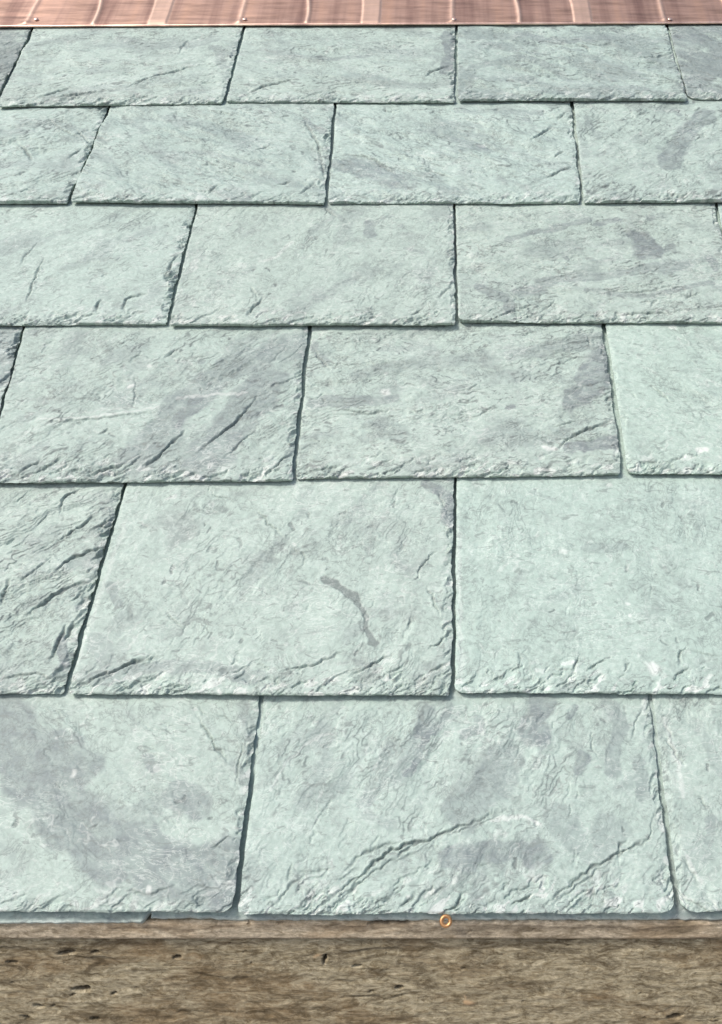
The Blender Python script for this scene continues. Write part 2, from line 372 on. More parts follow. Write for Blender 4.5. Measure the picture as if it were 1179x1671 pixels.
    for pts, w, am in stains:
        P = [roof(*p, HT - T / 2) for p in pts]
        if len(P) == 1: P = P + [(P[0][0] + 0.001, P[0][1])]
        sc = (LEN and (HC / CT / (pts[0][1] + 1300.0)))      # metres per photograph pixel there
        D, _, _ = poly(U + wrp * min(1, w * sc / 0.02), V + wrq * min(1, w * sc / 0.02), smooth_path(P))
        r = w * sc * 0.5
        st_ = np.maximum(st_, min(1, am * 1.2) * sst(r * 1.15, r * 0.8, D + 0.0016 * fbm(U * 120, V * 120, seed + 64, 4)) * (0.85 + 0.5 * fbm(sa * 60, sb * 120, seed + 63, 3)))
    for k, (pts, wpx, am) in enumerate(flecks):
        P = [roof(*p, HT - T / 2) for p in pts]
        if len(P) == 1: P = P + [(P[0][0] + 0.001, P[0][1])]
        sc = HC / CT / (pts[0][1] + 1300.0); D, _, run = poly(wx, wy, smooth_path(P)); r = wpx * sc * 0.5
        m = am * sst(r * 1.2, r * 0.7, D); fk = np.maximum(fk, m); Z = Z - 0.0006 * m
    pl = np.maximum(fresh, wisp)
    for pts, wpx, am in pales:
        P = [roof(*p, HT - T / 2) for p in pts]
        if len(P) == 1: P = P + [(P[0][0] + 0.001, P[0][1])]
        sc = HC / CT / (pts[0][1] + 1300.0); D, _, run = poly(wx, wy, smooth_path(P)); r = wpx * sc * 0.5
        pl = np.maximum(pl, am * sst(r * 1.3, r * 0.4, D))
    rnd = random.Random(seed)
    for k in range(nflk):
        x0 = rnd.uniform(0.05, 0.95) * wdt + BL[0]; y0 = cv + rnd.uniform(0.08, 0.95) * e; an = R(phi + rnd.gauss(90 if rnd.random() < .4 else 0, 35)); l = rnd.uniform(0.001, 0.006)
        m0 = (np.abs(U - x0) < 0.015) & (np.abs(V - y0) < 0.015)
        D, _, _ = poly(wx[m0], wy[m0], [(x0, y0), (x0 + l * math.cos(an), y0 + l * math.sin(an))])
        r = rnd.uniform(0.0007, 0.0019); m = rnd.uniform(0.35, 0.8) * sst(r * 1.3, r * 0.6, D)
        fk[m0] = np.maximum(fk[m0], m); Z[m0] -= 0.0008 * m
    cs = 1 + 0.9 * max(cv - 0.1, 0)
    for pts, dep in cracks:
        dep = dep * (1 + 0.45 * (cs - 1))
        P = [roof(*p, HT - T / 2) for p in pts]
        P = smooth_path(P)
        jt = 1 / cs
        D, sd_, run = poly(wx * .8 + U * .2 + 0.0007 * fbm(U * 260, V * 260, seed + 33, 3), wy * .8 + V * .2 + 0.0009 * fbm(U * 230, V * 230, seed + 34, 3), P)
        D = D / cs / (0.55 + 0.9 * np.clip(0.5 + 0.8 * fbm(U * 110, V * 110, seed + 35, 2), 0, 1))
        tp = np.sin(np.pi * np.clip(run * 0.94 + 0.03, 0, 1)) ** 0.7
        Z = Z - 0.0017 * dep * tp * np.exp(-(D / (0.00045 + 0.00028 * dep)) ** 2)
        Z = Z - np.where(sd_ < 0, 1, 0) * 0.0006 * dep * tp * np.exp(-D / 0.012) * sst(0, 0.0006, D) - 0.00035 * dep * tp * np.exp(-((D - 0.0019) / 0.0010) ** 2) * -1
        vn_shade = np.maximum(vn_shade, min(1.3, 0.75 * dep) * tp * sst(0.0005 + 0.0005 * dep * tp, 0.0002, D) * (0.55 + 0.6 * np.clip(0.5 + fbm(U * 150, V * 150, seed + 95, 2), 0, 1)))  # dark line painted down the crack core in place of its shade
    fade = sst(e + 0.006, e - 0.012, dt) * amp
    Z = Z - np.maximum(Z, 0) * (1 - sst(0, 0.02, dt)) * 0.5
    Z = np.clip(Z, -(th - 0.0016), 0.0022) * fade + (-0.0004) * (1 - fade)
    slope = (T + 0.0016) / e
    Zt = Z - slope * dt
    floor = -th - slope * dt
    o = grid_mesh('slate', U - cu, V - cv, Zt, SLATE, floor, {'stain': st_, 'fleck': fk, 'pale': pl, 'vein_crackshade': vn_shade}, under=0.0013)
    o.location = world(cu, cv, hT); o.rotation_euler = (PITCH, 0, 0)
    tv = 1 + random.Random(seed * 3 + 1).uniform(-0.05, 0.02); tw = random.Random(seed * 5).uniform(-0.015, 0.01)
    o['tone'] = (tone[0] * (tv - tw), tone[1] * tv, tone[2] * (tv + tw * .5))
    tag(o, label, 'slate', GROUP)
    return o

G = (1, 1, 1)
# ---- top course, tucked under the copper
slate('grey sliver of slate at left frame edge under the copper flashing', (-300, 48), (50, 47), (-12, 168), (-388, 168), 11, 35, 1.2, 1.2, stain=0.7, tone=(.9, .9, .9),
      stains=[([(0, 60), (20, 110)], 60, .6)])
slate('top course slate with a long curved crack rising right above its ragged lower edge', (54, 46), (397, 44), (364, 165), (-6, 170), 12, 14, 1.0, 1.1, side=(.2, 1.1), lift=.0008,
      cracks=[([(208, 147), (250, 126), (285, 115), (322, 106)], 1.2), ([(62, 160), (90, 152), (118, 146)], 1.1), ([(292, 86), (300, 70), (310, 62)], .7), ([(80, 163), (130, 158), (200, 150)], .8)],
      stains=[([(200, 60), (280, 75), (350, 60)], 22, .4), ([(0, 120), (60, 130)], 14, .3), ([(350, 75), (370, 110)], 16, .45)], nflk=14)
slate('top course slate with a short dark crack at lower left and a grey right edge', (400, 44), (744, 41), (743, 163), (368, 163), 13, -8, 1.0, 1.0, side=(.2, 1.1),
      cracks=[([(400, 154), (430, 142), (480, 132)], 1.1), ([(697, 127), (708, 115), (740, 106)], 1.0)], lift=-.0004,
      stains=[([(728, 50), (735, 85), (730, 115)], 18, .9), ([(440, 85), (540, 95), (600, 90)], 12, .45), ([(590, 135), (690, 140)], 16, .4)], nflk=14)
slate('top course slate covered in fine wavy grey streaks, right of centre', (747, 40), (1088, 39), (1122, 160), (747, 160), 14, -14, 1.3, 1.5, side=(.2, .9), stain=.22, lift=.0008, soff=.0,
      cracks=[([(935, 70), (955, 76), (962, 86)], .8), ([(1040, 95), (1100, 85)], .7)],
      stains=[([(850, 50), (900, 65), (990, 62)], 20, .6), ([(770, 110), (860, 95), (930, 130)], 18, .45)], nflk=10)
slate('dark grey slate with a rounded lower corner at the top right', (1092, 40), (1440, 40), (1515, 160), (1122, 158), 15, -35, 1.1, 1.2, rc=(.016, .003), stain=.75, tone=(.92, .92, .92), lift=-.0006,
      stains=[([(1110, 55), (1150, 60)], 30, .8), ([(1130, 140), (1179, 90)], 40, .7)])
# ---- second course
slate('second course slate at left frame edge with a short slanting nick and chipped right side', (-190, 173), (176, 173), (110, 327), (-285, 330), 21, 25, 1.0, 1.2, side=(.3, 1.6), lift=.0004,
      cracks=[([(28, 230), (45, 248), (52, 264)], 1.1), ([(78, 190), (100, 208), (132, 224)], .8), ([(110, 260), (135, 240)], 1.0), ([(120, 205), (150, 235)], .7)],
      stains=[([(40, 200), (100, 200), (140, 215)], 20, .35)], nflk=8)
slate('second course slate with faint falling streaks and a curved crack along its right side', (180, 171), (546, 170), (530, 329), (113, 325), 22, -28, 1.05, 1.2, side=(.2, 1.5), lift=.0016,
      cracks=[([(495, 190), (505, 210), (520, 235), (526, 275), (532, 300)], 1.2), ([(420, 247), (440, 235)], .9), ([(340, 320), (357, 306)], 1.0), ([(490, 322), (515, 300)], 1.2), ([(455, 304), (478, 298)], .9)],
      stains=[([(500, 195), (528, 215)], 14, .5), ([(320, 245), (380, 262), (430, 275)], 10, .45), ([(200, 190), (240, 215)], 14, .35)], flecks=[([(477, 238), (481, 243)], 8, .5)], nflk=14)
slate('second course slate with curved grey patch lower left and slanting nicks at right', (549, 168), (933, 166), (950, 328), (534, 328), 23, -26, 1.15, 1.3, side=(.3, 1.0), lift=.0002,
      cracks=[([(868, 229), (880, 218), (902, 200)], 1.3), ([(904, 256), (920, 246)], 1.0), ([(888, 292), (912, 280), (934, 272)], 1.2), ([(685, 277), (710, 281), (740, 292)], 1.0), ([(560, 253), (600, 257), (650, 288)], .9), ([(910, 190), (925, 178)], .9)],
      stains=[([(560, 270), (610, 280), (650, 300)], 40, .65), ([(700, 210), (760, 230), (795, 245)], 16, .5), ([(745, 175), (880, 180)], 16, .45), ([(780, 230), (800, 245)], 8, .8)], nflk=14)
slate('second course slate at right frame edge crossed by a grey diagonal band', (936, 166), (1325, 166), (1385, 324), (953, 327), 24, 40, 1.0, 1.1, side=(.3, 1.0), lift=.0010,
      cracks=[([(980, 310), (1000, 300)], .8)],
      stains=[([(1150, 185), (1115, 225), (1090, 270)], 34, .65), ([(1100, 175), (1110, 185)], 14, .5), ([(1075, 240), (1120, 250)], 12, .5), ([(960, 190), (975, 220)], 14, .4)], nflk=12)
# ---- third course
slate('smooth third course slate at left frame edge with thin bowed crack and flaked side', (-100, 337), (318, 335), (271, 526), (-200, 527), 31, 40, .6, .65, side=(.3, 1.9), chip=1.15, lift=.0003,
      cracks=[([(73, 421), (62, 440), (52, 470), (47, 494)], 1.2), ([(33, 432), (45, 410), (62, 394)], .6), ([(205, 514), (203, 496), (215, 485), (240, 482)], 1.0), ([(158, 512), (160, 498), (167, 490)], 1.2), ([(268, 455), (280, 430), (292, 415)], 1.1)],
      stains=[([(60, 395), (110, 375)], 14, .3)], nflk=6)
slate('smooth pale third course slate in the middle with faint grey dots at upper right', (322, 334), (741, 332), (744, 526), (275, 528), 32, 60, .6, .6, side=(.15, 1.1), chip=1.15, lift=.0016,
      cracks=[([(410, 470), (420, 488)], .6), ([(404, 520), (420, 500), (432, 488)], 1.1), ([(670, 520), (690, 508)], .9), ([(715, 490), (735, 470)], .8), ([(530, 335), (550, 352)], .7)],
      stains=[([(600, 365), (612, 385)], 24, .6), ([(660, 405), (690, 412)], 7, .5), ([(655, 368)], 10, .5), ([(640, 350), (610, 360)], 8, .4), ([(530, 335), (560, 358)], 10, .4)],
      pales=[([(425, 428), (450, 420), (475, 395)], 8, .4), ([(395, 435)], 14, .3)], nflk=14)
slate('third course slate with a round grey blot above flowing grey bands', (743, 330), (1168, 329), (1206, 524), (747, 522), 33, 8, 1.0, 1.1, rc=(.006, .003), side=(.2, 1.0), lift=.0007, sang=8, soff=.12,
      cracks=[([(880, 512), (908, 490)], .9), ([(1020, 515), (1085, 512)], .9), ([(1060, 505), (1072, 490)], .8), ([(1120, 490), (1130, 478)], .7), ([(960, 475), (1050, 478), (1120, 462)], .7)],
      stains=[([(1045, 385), (1062, 408)], 46, 1.0), ([(1080, 410), (1100, 400)], 12, .7), ([(830, 392), (900, 372), (960, 358)], 15, .6), ([(975, 365), (1010, 358)], 14, .65), ([(1060, 352)], 20, .6),
              ([(780, 470), (820, 490), (830, 505)], 22, .65), ([(850, 480), (920, 455), (1000, 450), (1060, 440), (1120, 435)], 24, .55), ([(960, 475), (1060, 485), (1160, 460)], 12, .5), ([(920, 418), (925, 421)], 10, .6), ([(1160, 420), (1170, 440)], 16, .6)], nflk=8)
slate('sliver of slate in the third course at the right frame edge', (1171, 329), (1590, 329), (1690, 522), (1209, 524), 34, 10, 1, 1, stain=.4)
# ---- fourth course
slate('sliver of slate in the fourth course at the left frame edge', (-430, 537), (36, 534), (-34, 783), (-560, 786), 41, 30, 1, 1, stain=.5, side=(.3, 1.6))
slate('fourth course slate with a long pale scratch and grey crumpled right half', (40, 533), (504, 533), (476, 782), (-30, 785), 42, 38, .95, 1.0, side=(.15, 1.2), chip=1.3, chipw=.017, lift=.0014,
      cracks=[([(52, 694), (120, 688), (200, 680), (262, 672)], .7), ([(215, 668), (222, 640), (219, 615)], .6), ([(228, 772), (255, 750), (280, 728), (303, 706)], 1.5), ([(322, 742), (350, 720), (385, 690), (420, 648)], 1.4),
              ([(270, 583), (290, 570)], 1.0), ([(165, 711), (178, 702)], .7), ([(30, 775), (70, 752)], 1.1), ([(60, 775), (105, 750)], 1.2), ([(150, 778), (215, 755)], 1.2), ([(190, 775), (235, 750)], 1.0), ([(370, 750), (420, 700)], .9), ([(430, 640), (490, 610)], .8), ([(440, 775), (475, 740)], 1.1), ([(470, 560), (440, 590)], .7)],
      stains=[([(480, 560), (400, 590), (320, 640), (270, 700), (230, 745)], 60, .55), ([(440, 620), (380, 700), (330, 760)], 70, .6), ([(110, 590), (130, 570)], 16, .35), ([(320, 655), (290, 690)], 30, .85), ([(325, 590)], 12, .6)],
      pales=[([(60, 689), (130, 683), (200, 675), (258, 665)], 6, .45), ([(62, 684), (258, 660)], 4, .25), ([(290, 650), (330, 645), (400, 642)], 8, .45), ([(214, 630)], 9, .8), ([(245, 597)], 9, .6)], nflk=8)
slate('fourth course slate with grey streaks and a smooth grey hollow at its lower right corner', (508, 532), (984, 528), (1018, 772), (480, 779), 43, 12, 1.0, 1.1, side=(.25, 1.0), chip=1.2, lift=.0002, sang=10, soff=.1,
      cracks=[([(912, 732), (935, 712), (965, 700), (1000, 684)], 1.5), ([(510, 568), (525, 585), (537, 602)], 1.0), ([(560, 669), (600, 672), (655, 668)], .8), ([(900, 695), (950, 685)], .7), ([(900, 615), (920, 600)], .7), ([(545, 580), (585, 585)], .7), ([(765, 640), (780, 625)], .7), ([(500, 772), (560, 760)], .9), ([(600, 770), (640, 750)], .8), ([(960, 545), (965, 560)], .9)],
      stains=[([(985, 570), (965, 630), (940, 650)], 40, .75), ([(830, 575), (900, 565), (970, 550)], 34, .45), ([(580, 610), (700, 590), (800, 580)], 28, .35), ([(510, 655), (590, 655), (640, 650)], 22, .6), ([(935, 735), (1000, 720)], 26, .95), ([(835, 664), (828, 666)], 11, .7), ([(600, 715), (660, 710)], 18, .35), ([(510, 560), (530, 590)], 14, .5)],
      pales=[([(890, 730), (905, 733)], 12, .9), ([(630, 640)], 16, .7), ([(600, 750)], 9, .6)], nflk=8)
slate('clean pale fourth course slate at right frame edge with one small white chip', (988, 527), (1470, 527), (1560, 770), (1024, 770), 44, -40, .55, .6, rc=(.008, .003), side=(.6, 1.0), chip=1.2, lift=.0012, soff=.6, tone=(1.04, 1.05, 1.03),
      cracks=[([(1063, 630), (1080, 643), (1097, 660)], .8), ([(1030, 640), (1040, 650)], .6), ([(1090, 760), (1120, 745)], .8)], pales=[([(1140, 738), (1150, 736)], 13, 1.0), ([(1098, 530)], 12, .8)], nflk=8)
# ---- fifth course
slate('fifth course slate at left frame edge scored by many dark diagonal cracks', (-330, 795), (202, 791), (102, 1130), (-520, 1131), 51, 32, 1.3, 1.5, side=(.3, 1.8), stain=.08, lift=.0002, soff=.12, chip=.9,
      cracks=[([(93, 832), (108, 806), (138, 789)], 1.5), ([(93, 880), (125, 860), (153, 841)], 1.5), ([(90, 932), (125, 907), (165, 890)], 1.7), ([(43, 1005), (90, 970), (120, 953), (150, 944)], 2.0), ([(0, 986), (8, 962), (17, 944)], 1.3),
              ([(112, 985), (136, 964)], 1.3), ([(80, 1082), (96, 1052), (108, 1020)], 1.6), ([(0, 1113), (60, 1103), (85, 1108)], 1.4), ([(105, 1050), (122, 1010)], 1.3), ([(20, 955), (60, 930), (85, 905)], .9), ([(50, 900), (80, 885)], .8), ([(150, 862), (180, 842)], 1.3), ([(60, 855), (80, 835)], .8), ([(155, 900), (172, 885)], .9)],
      stains=[([(100, 1040), (110, 1090)], 16, .7), ([(170, 810), (180, 860)], 22, .4)], nflk=4)
slate('largest visible fifth course slate with a dark tapering streak and scattered flecks', (207, 787), (741, 783), (738, 1134), (108, 1131), 52, 60, .8, .75, side=(.5, 1.3), chip=1.15, chipw=.015, lift=.0012, soff=.22,
      cracks=[([(120, 1124), (150, 1112), (195, 1094), (250, 1072)], 1.4), ([(418, 829), (440, 855), (462, 876)], .9), ([(465, 1096), (510, 1088), (560, 1068)], 1.2), ([(572, 1106), (605, 1088), (640, 1068)], 1.2), ([(190, 1095), (230, 1082), (265, 1075)], .9),
              ([(340, 794), (352, 807), (378, 812)], .8), ([(272, 1000), (285, 1015), (303, 1024)], .8), ([(470, 892), (497, 905), (492, 925)], .6), ([(682, 945), (690, 920), (710, 898)], .9), ([(698, 960), (710, 985), (716, 1005)], .9), ([(715, 800), (728, 830)], .8), ([(665, 1030), (672, 1005)], .7), ([(700, 1060), (730, 1040)], 1.1), ([(700, 1100), (732, 1085)], 1.1)],
      stains=[([(700, 786), (728, 810), (735, 850)], 22, .8), ([(180, 955), (200, 985)], 16, .5), ([(160, 1040), (170, 1080)], 30, .4), ([(155, 1110), (300, 1090), (420, 1110)], 24, .5)],
      flecks=[([(528, 946), (556, 958), (583, 980)], 15, .8), ([(583, 985), (597, 1005), (600, 1030), (613, 1052)], 10, .75), ([(390, 880), (392, 892)], 7, .5), ([(282, 925), (282, 935)], 6, .7), ([(355, 925), (365, 930)], 6, .55), ([(440, 910), (452, 915)], 10, .45), ([(300, 842), (306, 845)], 9, .35), ([(215, 990), (213, 1010)], 10, .4), ([(355, 828), (368, 830)], 11, .4), ([(530, 912), (535, 914)], 6, .5), ([(490, 950), (505, 955)], 7, .5), ([(290, 950), (305, 985)], 6, .35)],
      pales=[([(270, 815), (285, 808)], 7, .5), ([(120, 1100), (160, 985), (205, 850)], 9, .25), ([(480, 888)], 8, .6)], nflk=30)
slate('plain pale fifth course slate at right with small chips only along its lower edge', (744, 781), (1282, 781), (1390, 1132), (742, 1128), 53, 80, .5, .5, rc=(.006, .003), side=(.35, 1.0), chip=1.3, lift=.0006, chipw=.014, soff=.75, tone=(1.06, 1.07, 1.06),
      cracks=[([(935, 1098), (940, 1082), (943, 1070)], 1.1), ([(958, 1098), (975, 1085), (988, 1078)], 1.1), ([(1108, 1088), (1108, 1068), (1120, 1058)], 1.1), ([(905, 1092), (935, 1096)], .7), ([(1018, 1098), (1022, 1082)], .8), ([(850, 1090), (850, 1065)], .6), ([(1100, 1105), (1120, 1095)], .9), ([(1125, 1065), (1179, 1075)], .5)],
      stains=[([(960, 895), (1020, 892)], 16, .3), ([(900, 975), (940, 960)], 18, .25), ([(870, 800), (905, 812)], 9, .3)], pales=[([(1062, 1090), (1068, 1096)], 20, .9), ([(920, 1085), (935, 1083)], 10, .7), ([(920, 900)], 12, .6), ([(1022, 987)], 8, .8), ([(1028, 1005)], 7, .8), ([(995, 788)], 10, .5), ([(752, 1100), (750, 860)], 9, .3)], nflk=16)  # last pale stroke paints the lit left bevel into the colour
# ---- bottom course
slate('bottom course slate at left with a broad purple grey band sweeping down to the right', (-180, 1142), (425, 1139), (378, 1488), (-300, 1487), 61, -35, .8, .7, rc=(.003, .007), side=(.3, 1.2), chip=.8, chipw=.010, lift=.0012, soff=.2,
      cracks=[([(322, 1165), (342, 1205), (372, 1240)], 1.1), ([(325, 1150), (335, 1168)], .7), ([(350, 1160), (385, 1180)], .6), ([(205, 1457), (250, 1458), (290, 1448)], .8), ([(345, 1385), (375, 1365)], .9), ([(5, 1478), (35, 1464)], .8), ([(165, 1470), (190, 1460)], .8), ([(88, 1150), (100, 1170)], .6), ([(395, 1210), (385, 1280)], .9)],
      stains=[([(-20, 1165), (50, 1250), (120, 1330), (190, 1390), (290, 1420), (395, 1440)], 100, .66), ([(0, 1190), (130, 1250), (60, 1300)], 70, .6), ([(280, 1290), (320, 1320)], 44, .6), ([(260, 1370), (330, 1390), (390, 1380)], 50, .6), ([(170, 1330), (250, 1330)], 50, .35), ([(243, 1232), (250, 1255)], 18, .65), ([(395, 1150), (410, 1200)], 20, .4)],
      pales=[([(245, 1452)], 10, .7), ([(120, 1262)], 10, .6)], nflk=10)
slate('bottom course slate in the middle with two ragged diagonal cracks and purple blotches', (429, 1139), (1060, 1138), (1104, 1490), (385, 1490), 62, 55, 1.0, .85, rc=(.004, .009), side=(.3, 1.0), chip=1.2, chipw=.016, lift=.0002, soff=.16, slant=38,
      cracks=[([(522, 1484), (560, 1448), (598, 1420), (640, 1388), (700, 1368), (745, 1352), (815, 1325)], 1.5), ([(540, 1482), (590, 1440), (640, 1405), (700, 1385)], .9), ([(700, 1372), (760, 1352), (830, 1322)], .8), ([(560, 1425), (600, 1390), (660, 1372)], .9), ([(880, 1484), (930, 1446), (962, 1420), (1012, 1392), (1055, 1372), (1068, 1330)], 1.15), ([(905, 1480), (950, 1440), (1000, 1405)], .8), ([(655, 1480), (680, 1458)], 1.3), ([(735, 1482), (755, 1460)], 1.3), ([(835, 1480), (870, 1460)], 1.5),
              ([(1010, 1400), (1010, 1380), (1025, 1372)], 1.0), ([(450, 1478), (480, 1440), (505, 1425)], .9), ([(480, 1425), (520, 1418), (545, 1420)], .7), ([(640, 1402), (680, 1375)], 1.0), ([(480, 1410), (470, 1440)], .8), ([(940, 1480), (965, 1465)], 1.1), ([(590, 1420), (575, 1450)], .8), ([(1030, 1200), (1050, 1150)], .7), ([(770, 1410), (800, 1412)], .5), ([(975, 1235), (965, 1200)], .6)],
      stains=[([(695, 1155), (690, 1185)], 30, .7), ([(700, 1190), (680, 1240), (665, 1262)], 12, .8), ([(735, 1150), (705, 1190)], 16, .6), ([(760, 1200), (785, 1180), (780, 1170)], 18, .6), ([(880, 1150), (870, 1190), (885, 1200)], 50, .75), ([(830, 1235), (800, 1280), (760, 1320)], 60, .45), ([(1000, 1150), (1010, 1200), (1000, 1260)], 30, .5), ([(950, 1235), (945, 1250)], 24, .8),
              ([(740, 1400), (800, 1380), (880, 1390)], 44, .7), ([(910, 1330), (960, 1380), (1000, 1350)], 50, .35), ([(590, 1310), (605, 1290)], 24, .4), ([(940, 1150), (930, 1170)], 9, .9), ([(1045, 1240), (1050, 1300)], 22, .45), ([(640, 1340), (600, 1330)], 20, .3)],
      pales=[([(800, 1338), (850, 1332), (885, 1348)], 7, .6), ([(440, 1290), (470, 1240), (520, 1200), (540, 1195)], 6, .35)], nflk=12)
slate('bottom course slate at lower right corner of the frame with a rounded left corner', (1064, 1138), (1700, 1138), (1850, 1487), (1110, 1487), 63, 60, .9, 1.0, rc=(.011, .003), side=(.8, 1.0), chip=.9, lift=.0008, soff=.2, slant=-50,
      cracks=[([(1088, 1200), (1102, 1225), (1118, 1250)], .9), ([(1140, 1300), (1155, 1322)], .8), ([(1085, 1180), (1100, 1205)], .7), ([(1115, 1400), (1140, 1440)], .6)],
      stains=[([(1165, 1340), (1160, 1370)], 18, .5), ([(1140, 1180), (1179, 1260)], 20, .3)], pales=[([(1085, 1170), (1105, 1240), (1115, 1300)], 8, .4), ([(1120, 1400), (1145, 1440)], 6, .5)], nflk=10)

# starter course lying under the bottom course: only its lower lip shows
def starter(label, x0, x1, y0, y1, seed, stepx=None):
    h = HT - T - 0.0035
    a = roof(x0, y0, h); b = roof(x1, y1, h)
    n = int((b[0] - a[0]) / 0.0012)
    d = np.concatenate([np.arange(0, 0.03, 0.0008), [0.05, 0.12, 0.25]])
    SS, DD = np.meshgrid(np.linspace(0, 1, n), d)
    U = a[0] + (b[0] - a[0]) * SS
    cut = sst(0.006, 0, b[0] - U) * 0.006
    if stepx:
        q = roof(stepx, y0, h)[0]; cut = cut + sst(0.004, -0.002, U - q) * 0.0011
    V = a[1] + (b[1] - a[1]) * SS + DD + (cut + 0.0008 * fbm(U * 120, U * 0, seed, 4)) * sst(0.03, 0, DD)
    Z = 0.0004 * fbm(U * 90, V * 90, seed + 1, 4) - 0.0022 * (1 - np.clip(DD / 0.007, 0, 1)) ** 1.5 - 0.0006 * terrace(fbm(U * 80 + V * 60, V * 150, seed + 2, 3) * 3, .15) * sst(0.012, 0, DD)
    cu = 0.5 * (a[0] + b[0])
    o = grid_mesh('starter_slate', U - cu, V - a[1], Z, SLATE, -0.0055, {'stain': sst(-.1, .4, fbm(U * 20, V * 20, seed, 4)) * .5, 'fleck': Z * 0, 'pale': sst(0.003, 0.0, DD) * .35})
    o.location = world(cu, a[1], h); o.rotation_euler = (PITCH, 0, 0); o['tone'] = (1, 1, 1)
    return tag(o, label, 'slate', 'starter slates along the eave')
starter('thin starter slate with a slanted end showing below the purple banded slate at the left', -420, 243, 1507, 1504, 81)
starter('long starter slate lip running under the bottom course from left of centre to right', 245, 1800, 1500, 1498, 82, stepx=348)

# neighbours just past the frame on either hand, so that the courses run on
for i, (yt, yb, xl, xr) in enumerate([(46, 165, -388, 1515), (172, 328, -285, 1385), (333, 526, -200, 1690), (533, 784, -560, 1560), (788, 1131, -520, 1390), (1140, 1488, -300, 1850)]):
    for sgn in (-1, 1):
        x0 = xl if sgn < 0 else xr
        k = (yt + 1300) / (yb + 1300)
        xt = 745 + (x0 - 745) * k
        w = 0.26 * (yb + 1300)
        q = (x0 + sgn * w); qt = 745 + (q - 745) * k
        c4 = ((qt, yt), (xt - 2, yt), (x0 - 2, yb), (q, yb)) if sgn < 0 else ((xt + 2, yt), (qt, yt), (q, yb), (x0 + 2, yb))
        slate('pale green slate past the %s edge of the picture, course %s' % ('left' if sgn < 0 else 'right', ('one', 'two', 'three', 'four', 'five', 'six')[i]), *c4, 100 + i * 2 + (sgn > 0), low=False, step=0.003)

# ------------------------------------------------------------------ copper flashing
def empty(name, loc, rx=0.0):
    o = bpy.data.objects.new(name, None); C.objects.link(o); o.location = loc; o.rotation_euler = (rx, 0, 0); o.empty_display_size = 0.05
    return o
yb = 38
hcop = HT - T + 0.0022
A = roof(-800, yb + 5, hcop); B = roof(1900, yb - 9, hcop)
v0 = roof(745, yb, hcop)[1]
fl = empty('copper_flashing', world(0, v0, hcop), PITCH)
tag(fl, 'pinkish brown copper flashing strip with raised pleats along the top of the slates', 'flashing')
px = lambda x, y=20: roof(x, y, hcop)[0]
u = np.arange(A[0], B[0], 0.0012); d = np.concatenate([np.arange(0, 0.10, 0.0025), np.linspace(0.11, 0.19, 6)])
UU, DD = np.meshgrid(u, d)
slopeline = (B[1] - A[1]) / (B[0] - A[0])
base = (UU) * slopeline
bend = 0.010 * (DD / 0.073) ** 2 - 0.006 * (DD / 0.073)
Z = 0.0006 * fbm(UU * 14, DD * 20, 301, 3) + 0.0004 * fbm(UU * 3, DD * 60, 302, 3)
pale = np.zeros_like(UU)
per = 0.3085
for k in range(-3, 5):
    w0 = px(500, 38) + k * per - bend * 0.9
    w1 = px(590, 38) + k * per - bend * 0.45; w2 = px(619, 38) + k * per - bend * 0.2
    w3 = px(738, 38) + k * per + bend * 0.1
    Z += 0.0015 * np.exp(-((UU - w0) / 0.0034) ** 2)
    rib = sst(-0.0018, 0.0018, UU - w1) * sst(0.0018, -0.0018, UU - w2); Z += 0.0013 * rib
    Z += 0.0011 * np.exp(-((UU - w3) / 0.0034) ** 2)
    pale = np.maximum(pale, 0.7 * np.exp(-((UU - w0) / 0.0026) ** 2)); pale = np.maximum(pale, 0.35 * rib)  # highlights of the pleats laid into the copper colour
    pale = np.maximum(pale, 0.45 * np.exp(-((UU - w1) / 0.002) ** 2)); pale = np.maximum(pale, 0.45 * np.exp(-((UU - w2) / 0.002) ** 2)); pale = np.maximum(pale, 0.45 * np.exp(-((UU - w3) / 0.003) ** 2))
    Z += 0.0016 * np.exp(-(((UU - w3) / 0.009) ** 2 + ((DD - 0.004) / 0.006) ** 2))
Z = np.clip(Z, -0.001, 0.004)
Z = Z * sst(0, 0.004, DD)
sheet = grid_mesh('sheet', UU, DD + base, Z, COPPER, Z - 0.0009, {'pale': pale}, fl)
# folded hem along the lower edge
hv = []; hf = []; us = np.arange(A[0], B[0], 0.004); nseg = 8
for i, uu in enumerate(us):
    yy = uu * slopeline; rr = 0.0015; zz = -0.0006 + 0.0007 * float(fbm(np.array([uu * 5.0]), np.array([0.3]), 77, 3)[0])
    for j in range(nseg):
        an = j / nseg * 2 * math.pi; hv.append((uu, yy - 0.0002 + math.cos(an) * rr * 1.3, zz + math.sin(an) * rr))
for i in range(len(us) - 1):
    for j in range(nseg):
        a0 = i * nseg + j; a1 = i * nseg + (j + 1) % nseg; hf.append((a0, a1, a1 + nseg, a0 + nseg))
hem = pydata('hem', hv, hf, copper_mat('hem_copper', (0.90, 0.62, 0.50), 0.35), fl, True)
def dome(r, h, seg=18, rings=5):
    vs = [(0, 0, h)]; fs = []
    for i in range(1, rings + 1):
        t = i / rings * math.pi / 2
        for j in range(seg):
            q = 2 * math.pi * j / seg; vs.append((r * math.sin(t) * math.cos(q), r * math.sin(t) * math.sin(q), h * math.cos(t)))
    for j in range(seg): fs.append((0, 1 + j, 1 + (j + 1) % seg))
    for i in range(rings - 1):
        for j in range(seg):
            a = 1 + i * seg + j; b_ = 1 + i * seg + (j + 1) % seg; fs.append((a, a + seg, b_ + seg, b_))
    return vs, fs
nm = None
